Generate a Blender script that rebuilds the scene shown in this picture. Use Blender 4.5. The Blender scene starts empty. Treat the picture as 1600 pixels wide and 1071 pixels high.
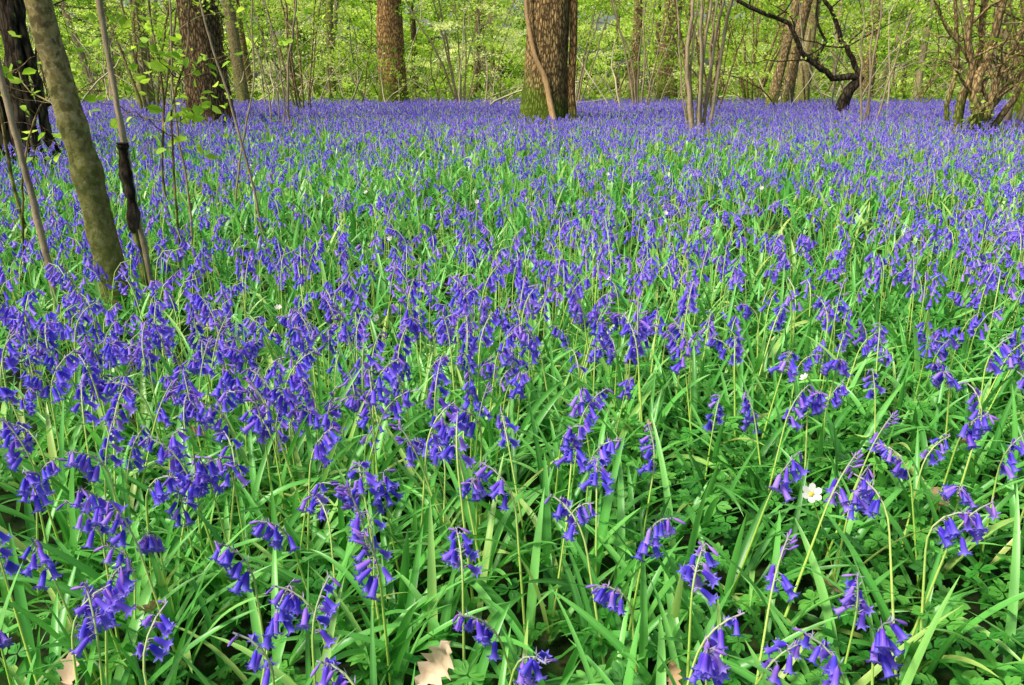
import bpy, math, random
import numpy as np
from mathutils import Vector, Matrix
random.seed(7); rng=np.random.default_rng(11)
scene=bpy.context.scene
col=scene.collection
PI=math.pi

# ---------------------------------------------------------------- helpers
def newmesh(name,V,Q,att=None,smooth=False,mats=(),matidx=None):
    V=np.asarray(V,dtype=np.float32).reshape(-1,3); Q=np.asarray(Q,dtype=np.int32).reshape(-1,4)
    me=bpy.data.meshes.new(name)
    me.vertices.add(len(V)); me.vertices.foreach_set("co",V.ravel())
    me.loops.add(Q.size); me.loops.foreach_set("vertex_index",Q.ravel())
    me.polygons.add(len(Q)); me.polygons.foreach_set("loop_start",np.arange(0,Q.size,4,dtype=np.int32))
    for m in mats: me.materials.append(m)
    if matidx is not None: me.polygons.foreach_set("material_index",np.asarray(matidx,dtype=np.int32))
    me.update(calc_edges=True)
    if smooth: me.polygons.foreach_set("use_smooth",np.ones(len(Q),dtype=bool))
    if att is not None:
        a=me.attributes.new("vc",'FLOAT_VECTOR','POINT')
        a.data.foreach_set("vector",np.asarray(att,dtype=np.float32).ravel())
    return me

def obj(name,me,parent=None,loc=(0,0,0)):
    o=bpy.data.objects.new(name,me); col.objects.link(o); o.location=loc
    if parent: o.parent=parent
    return o
def thing(o,label,cat,group=None,kind=None):
    o["label"]=label; o["category"]=cat
    if group: o["group"]=group
    if kind: o["kind"]=kind

class Acc:
    def __init__(s): s.V=[];s.Q=[];s.A=[];s.M=[];s.n=0
    def add(s,V,Q,A=None,m=0):
        V=np.asarray(V).reshape(-1,3); Q=np.asarray(Q).reshape(-1,4)
        s.V.append(V); s.Q.append(Q+s.n); s.n+=len(V)
        s.A.append(np.zeros((len(V),3)) if A is None else np.asarray(A).reshape(-1,3)); s.M.append(np.full(len(Q),m))
    def mesh(s,name,mats,smooth=True):
        return newmesh(name,np.concatenate(s.V),np.concatenate(s.Q),np.concatenate(s.A),smooth,mats,np.concatenate(s.M))

def norm(a): return a/np.maximum(np.linalg.norm(a,axis=-1,keepdims=True),1e-9)

def smoothn(x,y,seed=0):
    r=np.random.default_rng(seed); v=0
    for f in (0.35,0.8,1.7,3.5):
        for k in range(3):
            a=r.uniform(0,2*PI); p=r.uniform(0,2*PI)
            v=v+np.sin((x*np.cos(a)+y*np.sin(a))*f*2.2+p)/(1+f*.7)
    return v/4.0

# ---------------------------------------------------------------- vectorised strap leaves
def blades(base,az,L,W,th0,curl,segs,keel,twist,rnd,power=1.5):
    N=len(az); s=np.linspace(0,1,segs+1)
    th=np.clip(th0[:,None]+curl[:,None]*s[None]**power,0,2.5)
    thm=(th[:,1:]+th[:,:-1])/2; ds=(L/segs)[:,None]
    H=np.concatenate([np.zeros((N,1)),np.cumsum(np.sin(thm)*ds,1)],1)
    Z=np.concatenate([np.zeros((N,1)),np.cumsum(np.cos(thm)*ds,1)],1)
    ca,sa=np.cos(az)[:,None],np.sin(az)[:,None]
    P=np.stack([base[:,0:1]+ca*H,base[:,1:2]+sa*H,np.maximum(base[:,2:3]+Z,0.012)],-1)
    side=np.stack([-sa+0*H,ca+0*H,0*H],-1)
    n=np.stack([-ca*np.cos(th),-sa*np.cos(th),np.sin(th)],-1)
    ph=(twist[:,None]*s[None])[...,None]
    sd=side*np.cos(ph)+n*np.sin(ph); nn=n*np.cos(ph)-side*np.sin(ph)
    w=(W[:,None]*np.maximum((1-s[None]**3.2),0)**.9*(.6+.4*np.minimum(1,3*s[None]))*.5+W[:,None]*.02)[...,None]
    if keel: rows=[P-sd*w+nn*w*.35,P-nn*w*.1,P+sd*w+nn*w*.35]
    else: rows=[P-sd*w,P+sd*w]
    K=len(rows); V=np.stack(rows,2)
    idx=np.arange(N*(segs+1)*K).reshape(N,segs+1,K)
    Q=np.stack([idx[:,:-1,:-1],idx[:,:-1,1:],idx[:,1:,1:],idx[:,1:,:-1]],-1).reshape(-1,4)
    A=np.zeros(V.shape); A[...,0]=rnd[:,None,None]; A[...,1]=s[None,:,None]
    A[...,2]=(np.array([0,1,0])[None,None,:] if keel else .4)
    return V.reshape(-1,3),Q,A.reshape(-1,3)

def vtube(P,side,n,r,sides,A0):
    N,S,_=P.shape; ang=np.arange(sides)*2*PI/sides
    V=P[:,:,None,:]+r[:,:,None,None]*(side[:,:,None,:]*np.cos(ang)[None,None,:,None]+n[:,:,None,:]*np.sin(ang)[None,None,:,None])
    idx=np.arange(N*S*sides).reshape(N,S,sides); i2=np.roll(idx,-1,2)
    Q=np.stack([idx[:,:-1],i2[:,:-1],i2[:,1:],idx[:,1:]],-1).reshape(-1,4)
    A=np.zeros(V.shape); A[...,0]=A0[:,None,None]; A[...,1]=np.linspace(0,1,S)[None,:,None]
    return V.reshape(-1,3),Q,A.reshape(-1,3)

def stempath(base,az,L,th0,bend,segs,start=.70):
    N=len(az); s=np.linspace(0,1,segs+1)
    u=np.clip((s-start)/(1-start),0,1)
    th=th0[:,None]*(1+0*s[None])+bend[:,None]*(u[None]**1.3)
    thm=(th[:,1:]+th[:,:-1])/2; ds=(L/segs)[:,None]
    H=np.concatenate([np.zeros((N,1)),np.cumsum(np.sin(thm)*ds,1)],1)
    Z=np.concatenate([np.zeros((N,1)),np.cumsum(np.cos(thm)*ds,1)],1)
    ca,sa=np.cos(az)[:,None],np.sin(az)[:,None]
    P=np.stack([base[:,0:1]+ca*H,base[:,1:2]+sa*H,base[:,2:3]+Z],-1)
    side=np.stack([-sa+0*H,ca+0*H,0*H],-1)
    n=np.stack([-ca*np.cos(th),-sa*np.cos(th),np.sin(th)],-1)
    return P,side,n

def belltemplate(level):
    L=.0235
    if level==0:
        K=12; rr=[(.0,.0010),(.06,.0024),(.25,.0033),(.55,.0037),(.8,.0041)]
    elif level==1:
        K=6; rr=[(.0,.0013),(.2,.0033),(.78,.0043)]
    else:
        K=4; rr=[(.0,.0020),(.3,.0045)]
    V=[]
    for z,r in rr:
        for k in range(K):
            a=2*PI*k/K; V.append((r*math.cos(a),r*math.sin(a),z*L))
    if level==0:
        for k in range(K):
            a=2*PI*k/K; r,z=(.0074,.97) if k%2==0 else (.0044,.85); V.append((r*math.cos(a),r*math.sin(a),z*L))
        for k in range(K):
            a=2*PI*k/K; r,z=(.0106,.89) if k%2==0 else (.0048,.86); V.append((r*math.cos(a),r*math.sin(a),z*L))
        nr=7
    else:
        for k in range(K):
            a=2*PI*k/K; r=.0086 if (level==2 or k%2==0) else .0056; V.append((r*math.cos(a),r*math.sin(a),1.0*L))
        nr=len(rr)+1
    Q=[(i*K+k,i*K+(k+1)%K,(i+1)*K+(k+1)%K,(i+1)*K+k) for i in range(nr-1) for k in range(K)]
    return np.array(V),np.array(Q)
def budtemplate():
    L=.021;K=6;V=[]
    rr=[(0,.001),(.2,.0024),(.6,.0029),(.88,.0020),(1,.0004)]
    for z,r in rr:
        for k in range(K):
            a=2*PI*k/K; V.append((r*math.cos(a),r*math.sin(a),z*L))
    Q=[(i*K+k,i*K+(k+1)%K,(i+1)*K+(k+1)%K,(i+1)*K+k) for i in range(4) for k in range(K)]
    return np.array(V),np.array(Q)

def place(T,TQ,O,Ax,S,spin,rnd):
    Ax=norm(Ax); ref=np.stack([np.cos(spin),np.sin(spin),0*spin+.1],-1)
    X=norm(np.cross(ref,Ax)); Y=np.cross(Ax,X)
    V=O[:,None]+S[:,None,None]*(T[None,:,0:1]*X[:,None]+T[None,:,1:2]*Y[:,None]+T[None,:,2:3]*Ax[:,None])
    N=len(O); Q=TQ[None]+(np.arange(N)*len(T))[:,None,None]
    A=np.zeros(V.shape); A[...,0]=rnd[:,None]; A[...,1]=(T[:,2]/T[:,2].max())[None]
    return V.reshape(-1,3),Q.reshape(-1,4),A.reshape(-1,3)

def bellpos(P,az,j,nb,segs,rg,start=.74):
    N=len(az); t=start+(1-start)*(j+.5)/nb+rg.uniform(-.015,.015,N)
    t=np.clip(t,0,.999); f=t*segs; i=np.minimum(f.astype(int),segs-1); fr=(f-i)[:,None]
    p=P[np.arange(N),i]*(1-fr)+P[np.arange(N),i+1]*fr
    a=az+rg.normal(0,.7,N)+(0.75 if j%2 else -0.75)
    out=np.stack([np.cos(a),np.sin(a),0*a],-1)
    ped=out*(.012*(1-.45*j/nb))+np.array([0,0,.002])
    e=p+ped
    axis=out*rg.uniform(.1,1.15,N)[:,None]+np.array([0,0,-1.0])
    return p,e,axis,t

# ---------------------------------------------------------------- materials
def nt(name):
    m=bpy.data.materials.new(name); m.use_nodes=True; n=m.node_tree; n.nodes.clear()
    out=n.nodes.new("ShaderNodeOutputMaterial"); return m,n,out
def ramp(n,stops,interp='LINEAR'):
    r=n.nodes.new("ShaderNodeValToRGB"); r.color_ramp.interpolation=interp
    while len(r.color_ramp.elements)<len(stops): r.color_ramp.elements.new(.5)
    for e,(p,c) in zip(r.color_ramp.elements,stops): e.position=p; e.color=(*c,1)
    return r
def foliage_mat(name,stops,tipcol=None,tipamt=0,rough=.4,trans=.3,mid=None,spec=.4,tpow=2.0,objrand=False,tgain=1.5):
    m,n,out=nt(name); L=n.links.new
    at=n.nodes.new("ShaderNodeAttribute"); at.attribute_name="vc"
    sp=n.nodes.new("ShaderNodeSeparateXYZ"); L(at.outputs["Vector"],sp.inputs[0])
    fac=sp.outputs[0]
    if objrand:
        oi=n.nodes.new("ShaderNodeObjectInfo"); ad=n.nodes.new("ShaderNodeMath"); ad.operation='ADD'
        L(oi.outputs["Random"],ad.inputs[0]); L(sp.outputs[0],ad.inputs[1])
        fr=n.nodes.new("ShaderNodeMath"); fr.operation='PINGPONG'; fr.inputs[1].default_value=1.0; L(ad.outputs[0],fr.inputs[0]); fac=fr.outputs[0]
    r=ramp(n,stops); L(fac,r.inputs[0]); c=r.outputs[0]
    if tipcol:
        mx=n.nodes.new("ShaderNodeMix"); mx.data_type='RGBA'
        mp=n.nodes.new("ShaderNodeMath"); mp.operation='POWER'; L(sp.outputs[1],mp.inputs[0]); mp.inputs[1].default_value=tpow
        mu=n.nodes.new("ShaderNodeMath"); mu.operation='MULTIPLY'; L(mp.outputs[0],mu.inputs[0]); mu.inputs[1].default_value=tipamt
        L(mu.outputs[0],mx.inputs[0]); L(c,mx.inputs[6]); mx.inputs[7].default_value=(*tipcol,1); c=mx.outputs[2]
    if mid:
        mx=n.nodes.new("ShaderNodeMix"); mx.data_type='RGBA'
        mp=n.nodes.new("ShaderNodeMath"); mp.operation='POWER'; L(sp.outputs[2],mp.inputs[0]); mp.inputs[1].default_value=3.0
        mu=n.nodes.new("ShaderNodeMath"); mu.operation='MULTIPLY'; L(mp.outputs[0],mu.inputs[0]); mu.inputs[1].default_value=.45
        L(mu.outputs[0],mx.inputs[0]); L(c,mx.inputs[6]); mx.inputs[7].default_value=(*mid,1); c=mx.outputs[2]
    p=n.nodes.new("ShaderNodeBsdfPrincipled"); L(c,p.inputs["Base Color"]); p.inputs["Roughness"].default_value=rough
    p.inputs["Specular IOR Level"].default_value=spec
    if trans>0:
        t=n.nodes.new("ShaderNodeBsdfTranslucent")
        g=n.nodes.new("ShaderNodeMix"); g.data_type='RGBA'; g.blend_type='MULTIPLY'; g.inputs[0].default_value=1
        L(c,g.inputs[6]); g.inputs[7].default_value=(tgain,tgain,tgain*.8,1); L(g.outputs[2],t.inputs[0])
        ms=n.nodes.new("ShaderNodeMixShader"); ms.inputs[0].default_value=trans
        L(p.outputs[0],ms.inputs[1]); L(t.outputs[0],ms.inputs[2]); L(ms.outputs[0],out.inputs[0])
    else: L(p.outputs[0],out.inputs[0])
    return m
def bark_mat(name,dark,light,sc=(9,9,1.6),bump=.6,moss=0.0,mosscol=(.17,.26,.025),mossh=.8,plates=True,blotch=0):
    m,n,out=nt(name); L=n.links.new
    tc=n.nodes.new("ShaderNodeTexCoord"); mp=n.nodes.new("ShaderNodeMapping"); mp.inputs["Scale"].default_value=sc
    L(tc.outputs["Object"],mp.inputs[0])
    no=n.nodes.new("ShaderNodeTexNoise"); no.inputs["Scale"].default_value=2.2; no.inputs["Detail"].default_value=8; no.inputs["Roughness"].default_value=.75; no.inputs["Distortion"].default_value=.8
    L(mp.outputs[0],no.inputs[0])
    vo=n.nodes.new("ShaderNodeTexVoronoi"); vo.feature='DISTANCE_TO_EDGE'; vo.inputs["Scale"].default_value=1.6
    mxv=n.nodes.new("ShaderNodeMix"); mxv.data_type='RGBA'; mxv.blend_type='ADD'; mxv.inputs[0].default_value=.8
    L(mp.outputs[0],mxv.inputs[6]); L(no.outputs["Color"],mxv.inputs[7]); L(mxv.outputs[2],vo.inputs[0])
    ve=n.nodes.new("ShaderNodeMath"); ve.operation='MULTIPLY'; ve.use_clamp=True; L(vo.outputs[0],ve.inputs[0]); ve.inputs[1].default_value=3.5
    hm=n.nodes.new("ShaderNodeMath"); hm.operation='MULTIPLY' if plates else 'MAXIMUM'; L(no.outputs[0],hm.inputs[0])
    if plates: L(ve.outputs[0],hm.inputs[1])
    else: hm.inputs[1].default_value=0
    r=ramp(n,[(.05 if plates else .32,dark),(.46 if plates else .66,light)]); L(hm.outputs[0],r.inputs[0])
    n2=n.nodes.new("ShaderNodeTexNoise"); n2.inputs["Scale"].default_value=2.4; n2.inputs["Detail"].default_value=6; L(tc.outputs["Object"],n2.inputs[0])
    va=n.nodes.new("ShaderNodeMix"); va.data_type='RGBA'; va.blend_type='MULTIPLY'; va.inputs[0].default_value=.7
    r2=ramp(n,[(.3,(.6,.62,.58)),(.7,(1.35,1.28,1.15))]); L(n2.outputs[0],r2.inputs[0]); L(r.outputs[0],va.inputs[6]); L(r2.outputs[0],va.inputs[7])
    c=va.outputs[2]
    if blotch>0:
        n5=n.nodes.new("ShaderNodeTexNoise"); n5.inputs["Scale"].default_value=45; n5.inputs["Detail"].default_value=4; L(tc.outputs["Object"],n5.inputs[0])
        r5=ramp(n,[(.52,(0,0,0)),(.58,(blotch,)*3)]); L(n5.outputs[0],r5.inputs[0])
        b5=n.nodes.new("ShaderNodeMix"); b5.data_type='RGBA'; L(r5.outputs[0],b5.inputs[0]); L(c,b5.inputs[6]); b5.inputs[7].default_value=(.42,.37,.20,1); c=b5.outputs[2]
        n6=n.nodes.new("ShaderNodeTexNoise"); n6.inputs["Detail"].default_value=5; L(mp.outputs[0],n6.inputs[0]); n6.inputs["Scale"].default_value=3.5
        r6=ramp(n,[(.50,(0,0,0)),(.58,(.85,)*3)]); L(n6.outputs[0],r6.inputs[0])
        b6=n.nodes.new("ShaderNodeMix"); b6.data_type='RGBA'; L(r6.outputs[0],b6.inputs[0]); L(c,b6.inputs[6]); b6.inputs[7].default_value=(.10,.08,.03,1); c=b6.outputs[2]
    if moss>0:
        sx=n.nodes.new("ShaderNodeSeparateXYZ"); L(tc.outputs["Object"],sx.inputs[0])
        mr=n.nodes.new("ShaderNodeMapRange"); mr.inputs[1].default_value=0; mr.inputs[2].default_value=mossh*2; mr.inputs[3].default_value=1; mr.inputs[4].default_value=0; L(sx.outputs[2],mr.inputs[0])
        n3=n.nodes.new("ShaderNodeTexNoise"); n3.inputs["Scale"].default_value=5; n3.inputs["Detail"].default_value=8; n3.inputs["Roughness"].default_value=.75; L(tc.outputs["Object"],n3.inputs[0])
        ad=n.nodes.new("ShaderNodeMath"); ad.operation='ADD'; L(mr.outputs[0],ad.inputs[0]); L(n3.outputs[0],ad.inputs[1])
        sb=n.nodes.new("ShaderNodeMath"); sb.operation='MULTIPLY_ADD'; L(sx.outputs[0],sb.inputs[0]); sb.inputs[1].default_value=-.5; L(ad.outputs[0],sb.inputs[2])
        rm=ramp(n,[(.66,(0,0,0)),(.92,(moss,moss,moss))]); 
        dv=n.nodes.new("ShaderNodeMath"); dv.operation='MULTIPLY'; L(sb.outputs[0],dv.inputs[0]); dv.inputs[1].default_value=.85
        L(dv.outputs[0],rm.inputs[0])
        mm=n.nodes.new("ShaderNodeMix"); mm.data_type='RGBA'; L(rm.outputs[0],mm.inputs[0]); L(c,mm.inputs[6]); 
        mcx=n.nodes.new("ShaderNodeMix"); mcx.data_type='RGBA'; L(hm.outputs[0],mcx.inputs[0]); mcx.inputs[6].default_value=tuple(v*.35 for v in mosscol)+(1,); mcx.inputs[7].default_value=tuple(v*1.9 for v in mosscol)+(1,)
        L(mcx.outputs[2],mm.inputs[7]); c=mm.outputs[2]
    p=n.nodes.new("ShaderNodeBsdfPrincipled"); L(c,p.inputs["Base Color"]); p.inputs["Roughness"].default_value=.9; p.inputs["Specular IOR Level"].default_value=.12
    b=n.nodes.new("ShaderNodeBump"); b.inputs["Strength"].default_value=bump; b.inputs["Distance"].default_value=.03; L(hm.outputs[0],b.inputs["Height"]); L(b.outputs[0],p.inputs["Normal"])
    L(p.outputs[0],out.inputs[0]); return m

M_petal=foliage_mat("bluebell_petal",[(0,(.05,.028,.56)),(.3,(.095,.05,.74)),(.5,(.22,.08,.74)),(.72,(.13,.09,.90)),(.88,(.36,.16,.80)),(1,(.50,.32,.88))],(.36,.30,1.0),.6,rough=.42,trans=.38,objrand=True,tgain=1.3,spec=.3)
M_bud=foliage_mat("bluebell_bud",[(0,(.16,.06,.46)),(1,(.40,.20,.66))],(.24,.14,.78),.5,rough=.5,trans=.15,objrand=True,spec=.3)
M_stem=foliage_mat("bluebell_stem",[(0,(.22,.46,.05)),(.6,(.42,.64,.10)),(1,(.58,.72,.18))],(.24,.14,.42),.8,rough=.5,trans=0,objrand=True,tpow=7,spec=.25)
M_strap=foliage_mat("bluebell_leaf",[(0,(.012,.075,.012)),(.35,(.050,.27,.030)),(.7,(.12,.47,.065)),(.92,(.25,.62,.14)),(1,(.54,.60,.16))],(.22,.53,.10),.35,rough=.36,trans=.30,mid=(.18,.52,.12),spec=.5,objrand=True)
M_anleaf=foliage_mat("anemone_leaf",[(0,(.02,.13,.014)),(.6,(.055,.28,.03)),(1,(.14,.42,.06))],None,0,rough=.5,trans=.25,objrand=True,spec=.3)
M_spring=foliage_mat("spring_leaf",[(0,(.18,.38,.02)),(.5,(.42,.70,.05)),(1,(.68,.88,.11))],None,0,rough=.5,trans=.5,tgain=1.2,spec=.2)
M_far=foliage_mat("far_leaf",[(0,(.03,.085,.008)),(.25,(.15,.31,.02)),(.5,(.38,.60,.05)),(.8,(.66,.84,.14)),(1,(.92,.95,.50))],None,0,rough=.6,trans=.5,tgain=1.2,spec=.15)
M_ivy=foliage_mat("ivy_leaf",[(0,(.03,.11,.01)),(1,(.10,.26,.03))],None,0,rough=.35,trans=.1)
M_white=foliage_mat("anemone_petal",[(0,(.78,.78,.74)),(1,(.82,.80,.80))],None,0,rough=.5,trans=.3,tgain=1.0)
M_yel=foliage_mat("anemone_centre",[(0,(.6,.5,.05)),(1,(.7,.55,.05))],None,0,rough=.6,trans=0)
M_dead=foliage_mat("dead_leaf",[(0,(.22,.12,.06)),(.5,(.44,.28,.15)),(1,(.62,.46,.30))],None,0,rough=.7,trans=.15,objrand=True)
M_pale=foliage_mat("pale_dead_leaf",[(0,(.56,.40,.25)),(1,(.75,.60,.42))],None,0,rough=.7,trans=.15)
M_twig=bark_mat("pale_twig",(.28,.23,.14),(.66,.59,.40),sc=(6,6,2),bump=.2,plates=False)
B_oak=bark_mat("oak_bark",(.07,.042,.018),(.62,.42,.18),sc=(16,16,4.5),bump=1.0,moss=.95,mossh=.65)
B_oakdark=bark_mat("dark_oak_bark",(.04,.027,.014),(.34,.225,.115),sc=(16,16,4.5),bump=1.0,moss=.6,mossh=.3)
B_red=bark_mat("red_brown_bark",(.09,.048,.02),(.62,.38,.15),sc=(15,15,4.2),bump=.9,moss=.95,mossh=.7)
B_hazel=bark_mat("hazel_bark",(.15,.12,.042),(.40,.33,.14),sc=(9,9,7),bump=.5,plates=False,moss=.45,mosscol=(.15,.19,.03),mossh=.7,blotch=.65)
B_grey=bark_mat("grey_bark",(.20,.15,.09),(.48,.39,.25),sc=(12,12,6),bump=.3,plates=False)
B_dark=bark_mat("dark_bark",(.018,.013,.009),(.11,.085,.055),sc=(10,10,3),bump=.8)
B_brown=bark_mat("brown_bark",(.10,.07,.032),(.50,.36,.17),sc=(14,14,5),bump=.6,moss=.7,mossh=.5)
B_vine=bark_mat("creeper_bark",(.24,.14,.06),(.60,.40,.20),sc=(20,20,3),bump=.5,plates=False)

# ---------------------------------------------------------------- tubes / trees
def tube(acc,path,radii,sides=8,amp=.06,flare=0,seed=0,m=0,lobes=5):
    r_=np.random.default_rng(seed); P=np.asarray(path,float); S=len(P)
    T=norm(np.gradient(P,axis=0)); mean=norm(T.mean(0)); ref=np.eye(3)[np.argmin(np.abs(mean))]
    X=norm(np.cross(T,ref)); Y=np.cross(T,X)
    a=np.arange(sides)*2*PI/sides; R=np.asarray(radii,float)[:,None]*np.ones((1,sides))
    if amp>0:
        for k in (2,3,5,7):
            ph=r_.uniform(0,6.28)+np.cumsum(r_.normal(0,.25,S)); R=R*(1+amp/np.sqrt(k)*np.sin(k*a[None]+ph[:,None]))
    if flare>0:
        ph=r_.uniform(0,6.28); z=P[:,2]-P[0,2]
        R=R*(1+flare*np.exp(-z/.35)[:,None]*(.6+.5*np.cos(lobes*a[None]+ph)))
    V=P[:,None]+R[...,None]*(X[:,None]*np.cos(a)[None,:,None]+Y[:,None]*np.sin(a)[None,:,None])
    idx=np.arange(S*sides).reshape(S,sides); i2=np.roll(idx,-1,1)
    Q=np.stack([idx[:-1],i2[:-1],i2[1:],idx[1:]],-1).reshape(-1,4)
    acc.add(V,Q,None,m)
def spline(pts,n):
    P=np.asarray(pts,float); t=np.linspace(0,len(P)-1,n); out=[]
    for u in t:
        i=min(int(u),len(P)-2); f=u-i; p0=P[max(i-1,0)];p1=P[i];p2=P[i+1];p3=P[min(i+2,len(P)-1)]
        out.append(.5*((2*p1)+(-p0+p2)*f+(2*p0-5*p1+4*p2-p3)*f*f+(-p0+3*p1-3*p2+p3)*f**3))
    return np.array(out)
def grow(acc,p,d,L,r,depth,r_,tips,wig=.18,up=.05,kids=4,sides=6,spread=.8,m=0):
    n=7; pts=[np.array(p,float)]; d=norm(np.array(d,float)); dirs=[d]
    for i in range(n-1):
        d=norm(d+r_.normal(0,wig,3)+np.array([0,0,up])); pts.append(pts[-1]+d*L/(n-1)); dirs.append(d)
    pts=np.array(pts); rad=np.linspace(r,r*.35,n)
    tube(acc,pts,rad,max(3,sides),0,0,0,m)
    if depth<=0:
        tips.extend([pts[i] for i in (3,4,5,6)]); return
    for k in range(kids):
        i=r_.integers(2,n); dd=norm(dirs[i]+r_.normal(0,spread,3)); 
        grow(acc,pts[i],dd,L*r_.uniform(.45,.7),rad[i]*.6,depth-1,r_,tips,wig,up,kids,max(3,sides-1),spread,m)
    tips.append(pts[-1])
def leafcards(acc,C,size,r_,rnd=None,fold=False,flat=.0,m=0):
    C=np.asarray(C,float); N=len(C)
    d=norm(r_.normal(0,1,(N,3))*np.array([1,1,.6])+np.array([0,0,-.2])); nn=norm(r_.normal(0,1,(N,3))+np.array([0,0,flat])); s=norm(np.cross(d,nn)); nn=np.cross(s,d)
    sz=(size*r_.uniform(.6,1.3,N))[:,None]; rn=r_.uniform(0,1,N) if rnd is None else rnd
    if not fold:
        V=np.stack([C,C+d*sz*.45+s*sz*.32,C+d*sz,C+d*sz*.45-s*sz*.32],1); Q=np.arange(N*4).reshape(N,4)
        A=np.zeros((N,4,3)); A[...,0]=rn[:,None]
    else:
        V=np.stack([C,C+d*sz*.3+s*sz*.3+nn*sz*.08,C+d*sz*.7+s*sz*.25+nn*sz*.06,C+d*sz-nn*sz*.1,C+d*sz*.7-s*sz*.25+nn*sz*.06,C+d*sz*.3-s*sz*.3+nn*sz*.08],1)
        i=np.arange(N)[:,None]*6; Q=np.concatenate([i+np.array([[0,1,2,3]]),i+np.array([[0,3,4,5]])],0)
        A=np.zeros((N,6,3)); A[...,0]=rn[:,None]
    acc.add(V.reshape(-1,3),Q,A.reshape(-1,3),m)

def make_tree(name,loc,label,cat,parts,group=None):
    e=bpy.data.objects.new(name,None); e.empty_display_size=.3; col.objects.link(e); e.location=loc
    thing(e,label,cat,group)
    for pn,me in parts: obj(pn,me,e)
    return e
def crown(tips,n,size,r_,spread=.35,mat=None,fold=False):
    a=Acc(); T=np.array(tips); C=T[r_.integers(0,len(T),n)]+r_.normal(0,spread,(n,3)); C[:,2]=np.maximum(C[:,2],.4)
    leafcards(a,C,size,r_,fold=fold); return a.mesh("foliage",[mat or M_spring],False)

def big_tree(name,loc,label,r,H,bark,seed,lean=(0,0),crownleaves=1200,flare=.55,lowbranches=0,extra=None,group="mature trees standing in the bluebells"):
    r_=np.random.default_rng(seed); a=Acc(); n=56
    z=np.concatenate([np.linspace(0,3.2,36),np.linspace(3.4,H,n-36)])
    path=np.stack([lean[0]*z+.05*np.sin(z*.9+seed),lean[1]*z+.04*np.cos(z*.7+seed),z-.05],1)
    rad=r*(1-.045*z)*(1+r_.normal(0,.008,n))
    tube(a,path,np.maximum(rad,.03),72,.045,flare,seed)
    b=Acc(); tips=[]
    for k in range(6):
        zz=r_.uniform(.6,1.0)*H; p=np.array([lean[0]*zz,lean[1]*zz,zz-.1]); an=r_.uniform(0,6.28)
        grow(b,p,(math.cos(an),math.sin(an),.5),H*.4,r*.28,2,r_,tips,.2,.05,4,6)
    for k in range(lowbranches):
        zz=r_.uniform(1.6,3.2); an=r_.uniform(0,6.28)
        grow(b,(lean[0]*zz,lean[1]*zz,zz),(math.cos(an),math.sin(an),.2),2.6,r*.10,2,r_,tips,.25,.0,4,5)
    parts=[("trunk",a.mesh("trunk",[bark])),("branches",b.mesh("branches",[bark])),("foliage",crown(tips,crownleaves,.10,r_))]
    if extra: parts+=extra
    return make_tree(name,loc,label,"tree",parts,group)

cr=Acc()
tube(cr,spline([(-.34,-.28,3.2),(-.39,-.26,2.3),(-.33,-.33,1.8),(-.22,-.40,1.35),(-.05,-.46,1.0),(.04,-.50,.6),(.12,-.62,.2),(.16,-.70,0)],36),np.linspace(.035,.06,36),10,.15,0,3)
cr2=Acc()
tube(cr2,spline([(.47,-.10,3.2),(.46,-.12,2.3),(.47,-.12,1.5),(.45,-.14,.8),(.50,-.2,.2),(.52,-.24,0)],36),np.linspace(.06,.08,36),12,.12,0,4)
big_tree("oak_tree",(.64,15.6,0),"massive furrowed oak trunk with a woody creeper and mossy foot",.43,9,B_oak,5,extra=[("creeper",cr.mesh("creeper",[B_vine])),("creeper",cr2.mesh("creeper",[B_red]))])
iv=Acc(); r_=np.random.default_rng(3)
aa=r_.uniform(-2.6,.2,160); zz=2.0+r_.exponential(.5,160)*1.0
iv_c=np.stack([.35*np.cos(aa)+.04*zz,.35*np.sin(aa),zz],1); leafcards(iv,iv_c,.07,r_,fold=True)
big_tree("oak_tree",(-5.62,15.4,0),"thick dark oak trunk with ivy on its upper bark",.365,9,B_oakdark,8,lean=(.04,0),extra=[("ivy",iv.mesh("ivy",[M_ivy],False))])
big_tree("oak_tree",(-3.6,25.8,0),"straight reddish brown trunk with green moss at its foot",.43,10,B_red,9)
big_tree("oak_tree",(5.55,30,0),"mid brown straight trunk at the edge of the flowers",.36,10,B_brown,10,lowbranches=2)
big_tree("oak_tree",(4.15,29,0),"narrow brown trunk at the edge of the flowers",.17,9,B_brown,12,lean=(.01,0),lowbranches=2)
big_tree("oak_tree",(13.4,32,0),"tall pale brown trunk among shrubs",.26,10,B_brown,13)
big_tree("oak_tree",(7.3,24,0),"leaning mossy trunk among shrubs",.15,9,B_brown,14,lean=(.2,.02),lowbranches=2)
big_tree("oak_tree",(7.95,24.6,0),"leaning olive brown trunk among shrubs",.17,9,B_brown,15,lean=(.14,.0),lowbranches=1)
big_tree("oak_tree",(9.0,26,0),"upright mossy trunk among shrubs",.2,9,B_hazel,16,lean=(.02,.0))
big_tree("oak_tree",(-7.9,25,0),"leaning greenish grey trunk by the thicket",.19,9,B_hazel,17,lean=(-.10,0),lowbranches=2)
big_tree("oak_tree",(-10.5,24,0),"mossy green trunk by the thicket",.22,9,B_hazel,18,lean=(.03,0))
big_tree("oak_tree",(9.75,15.8,0),"reddish rugged trunk beside a hazel clump",.27,8,B_red,19,lean=(.06,0))
big_tree("oak_tree",(-9.0,14.5,0),"dark rugged trunk beside thin poles",.2,8,B_oakdark,20,lean=(.02,0),lowbranches=1)

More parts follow.
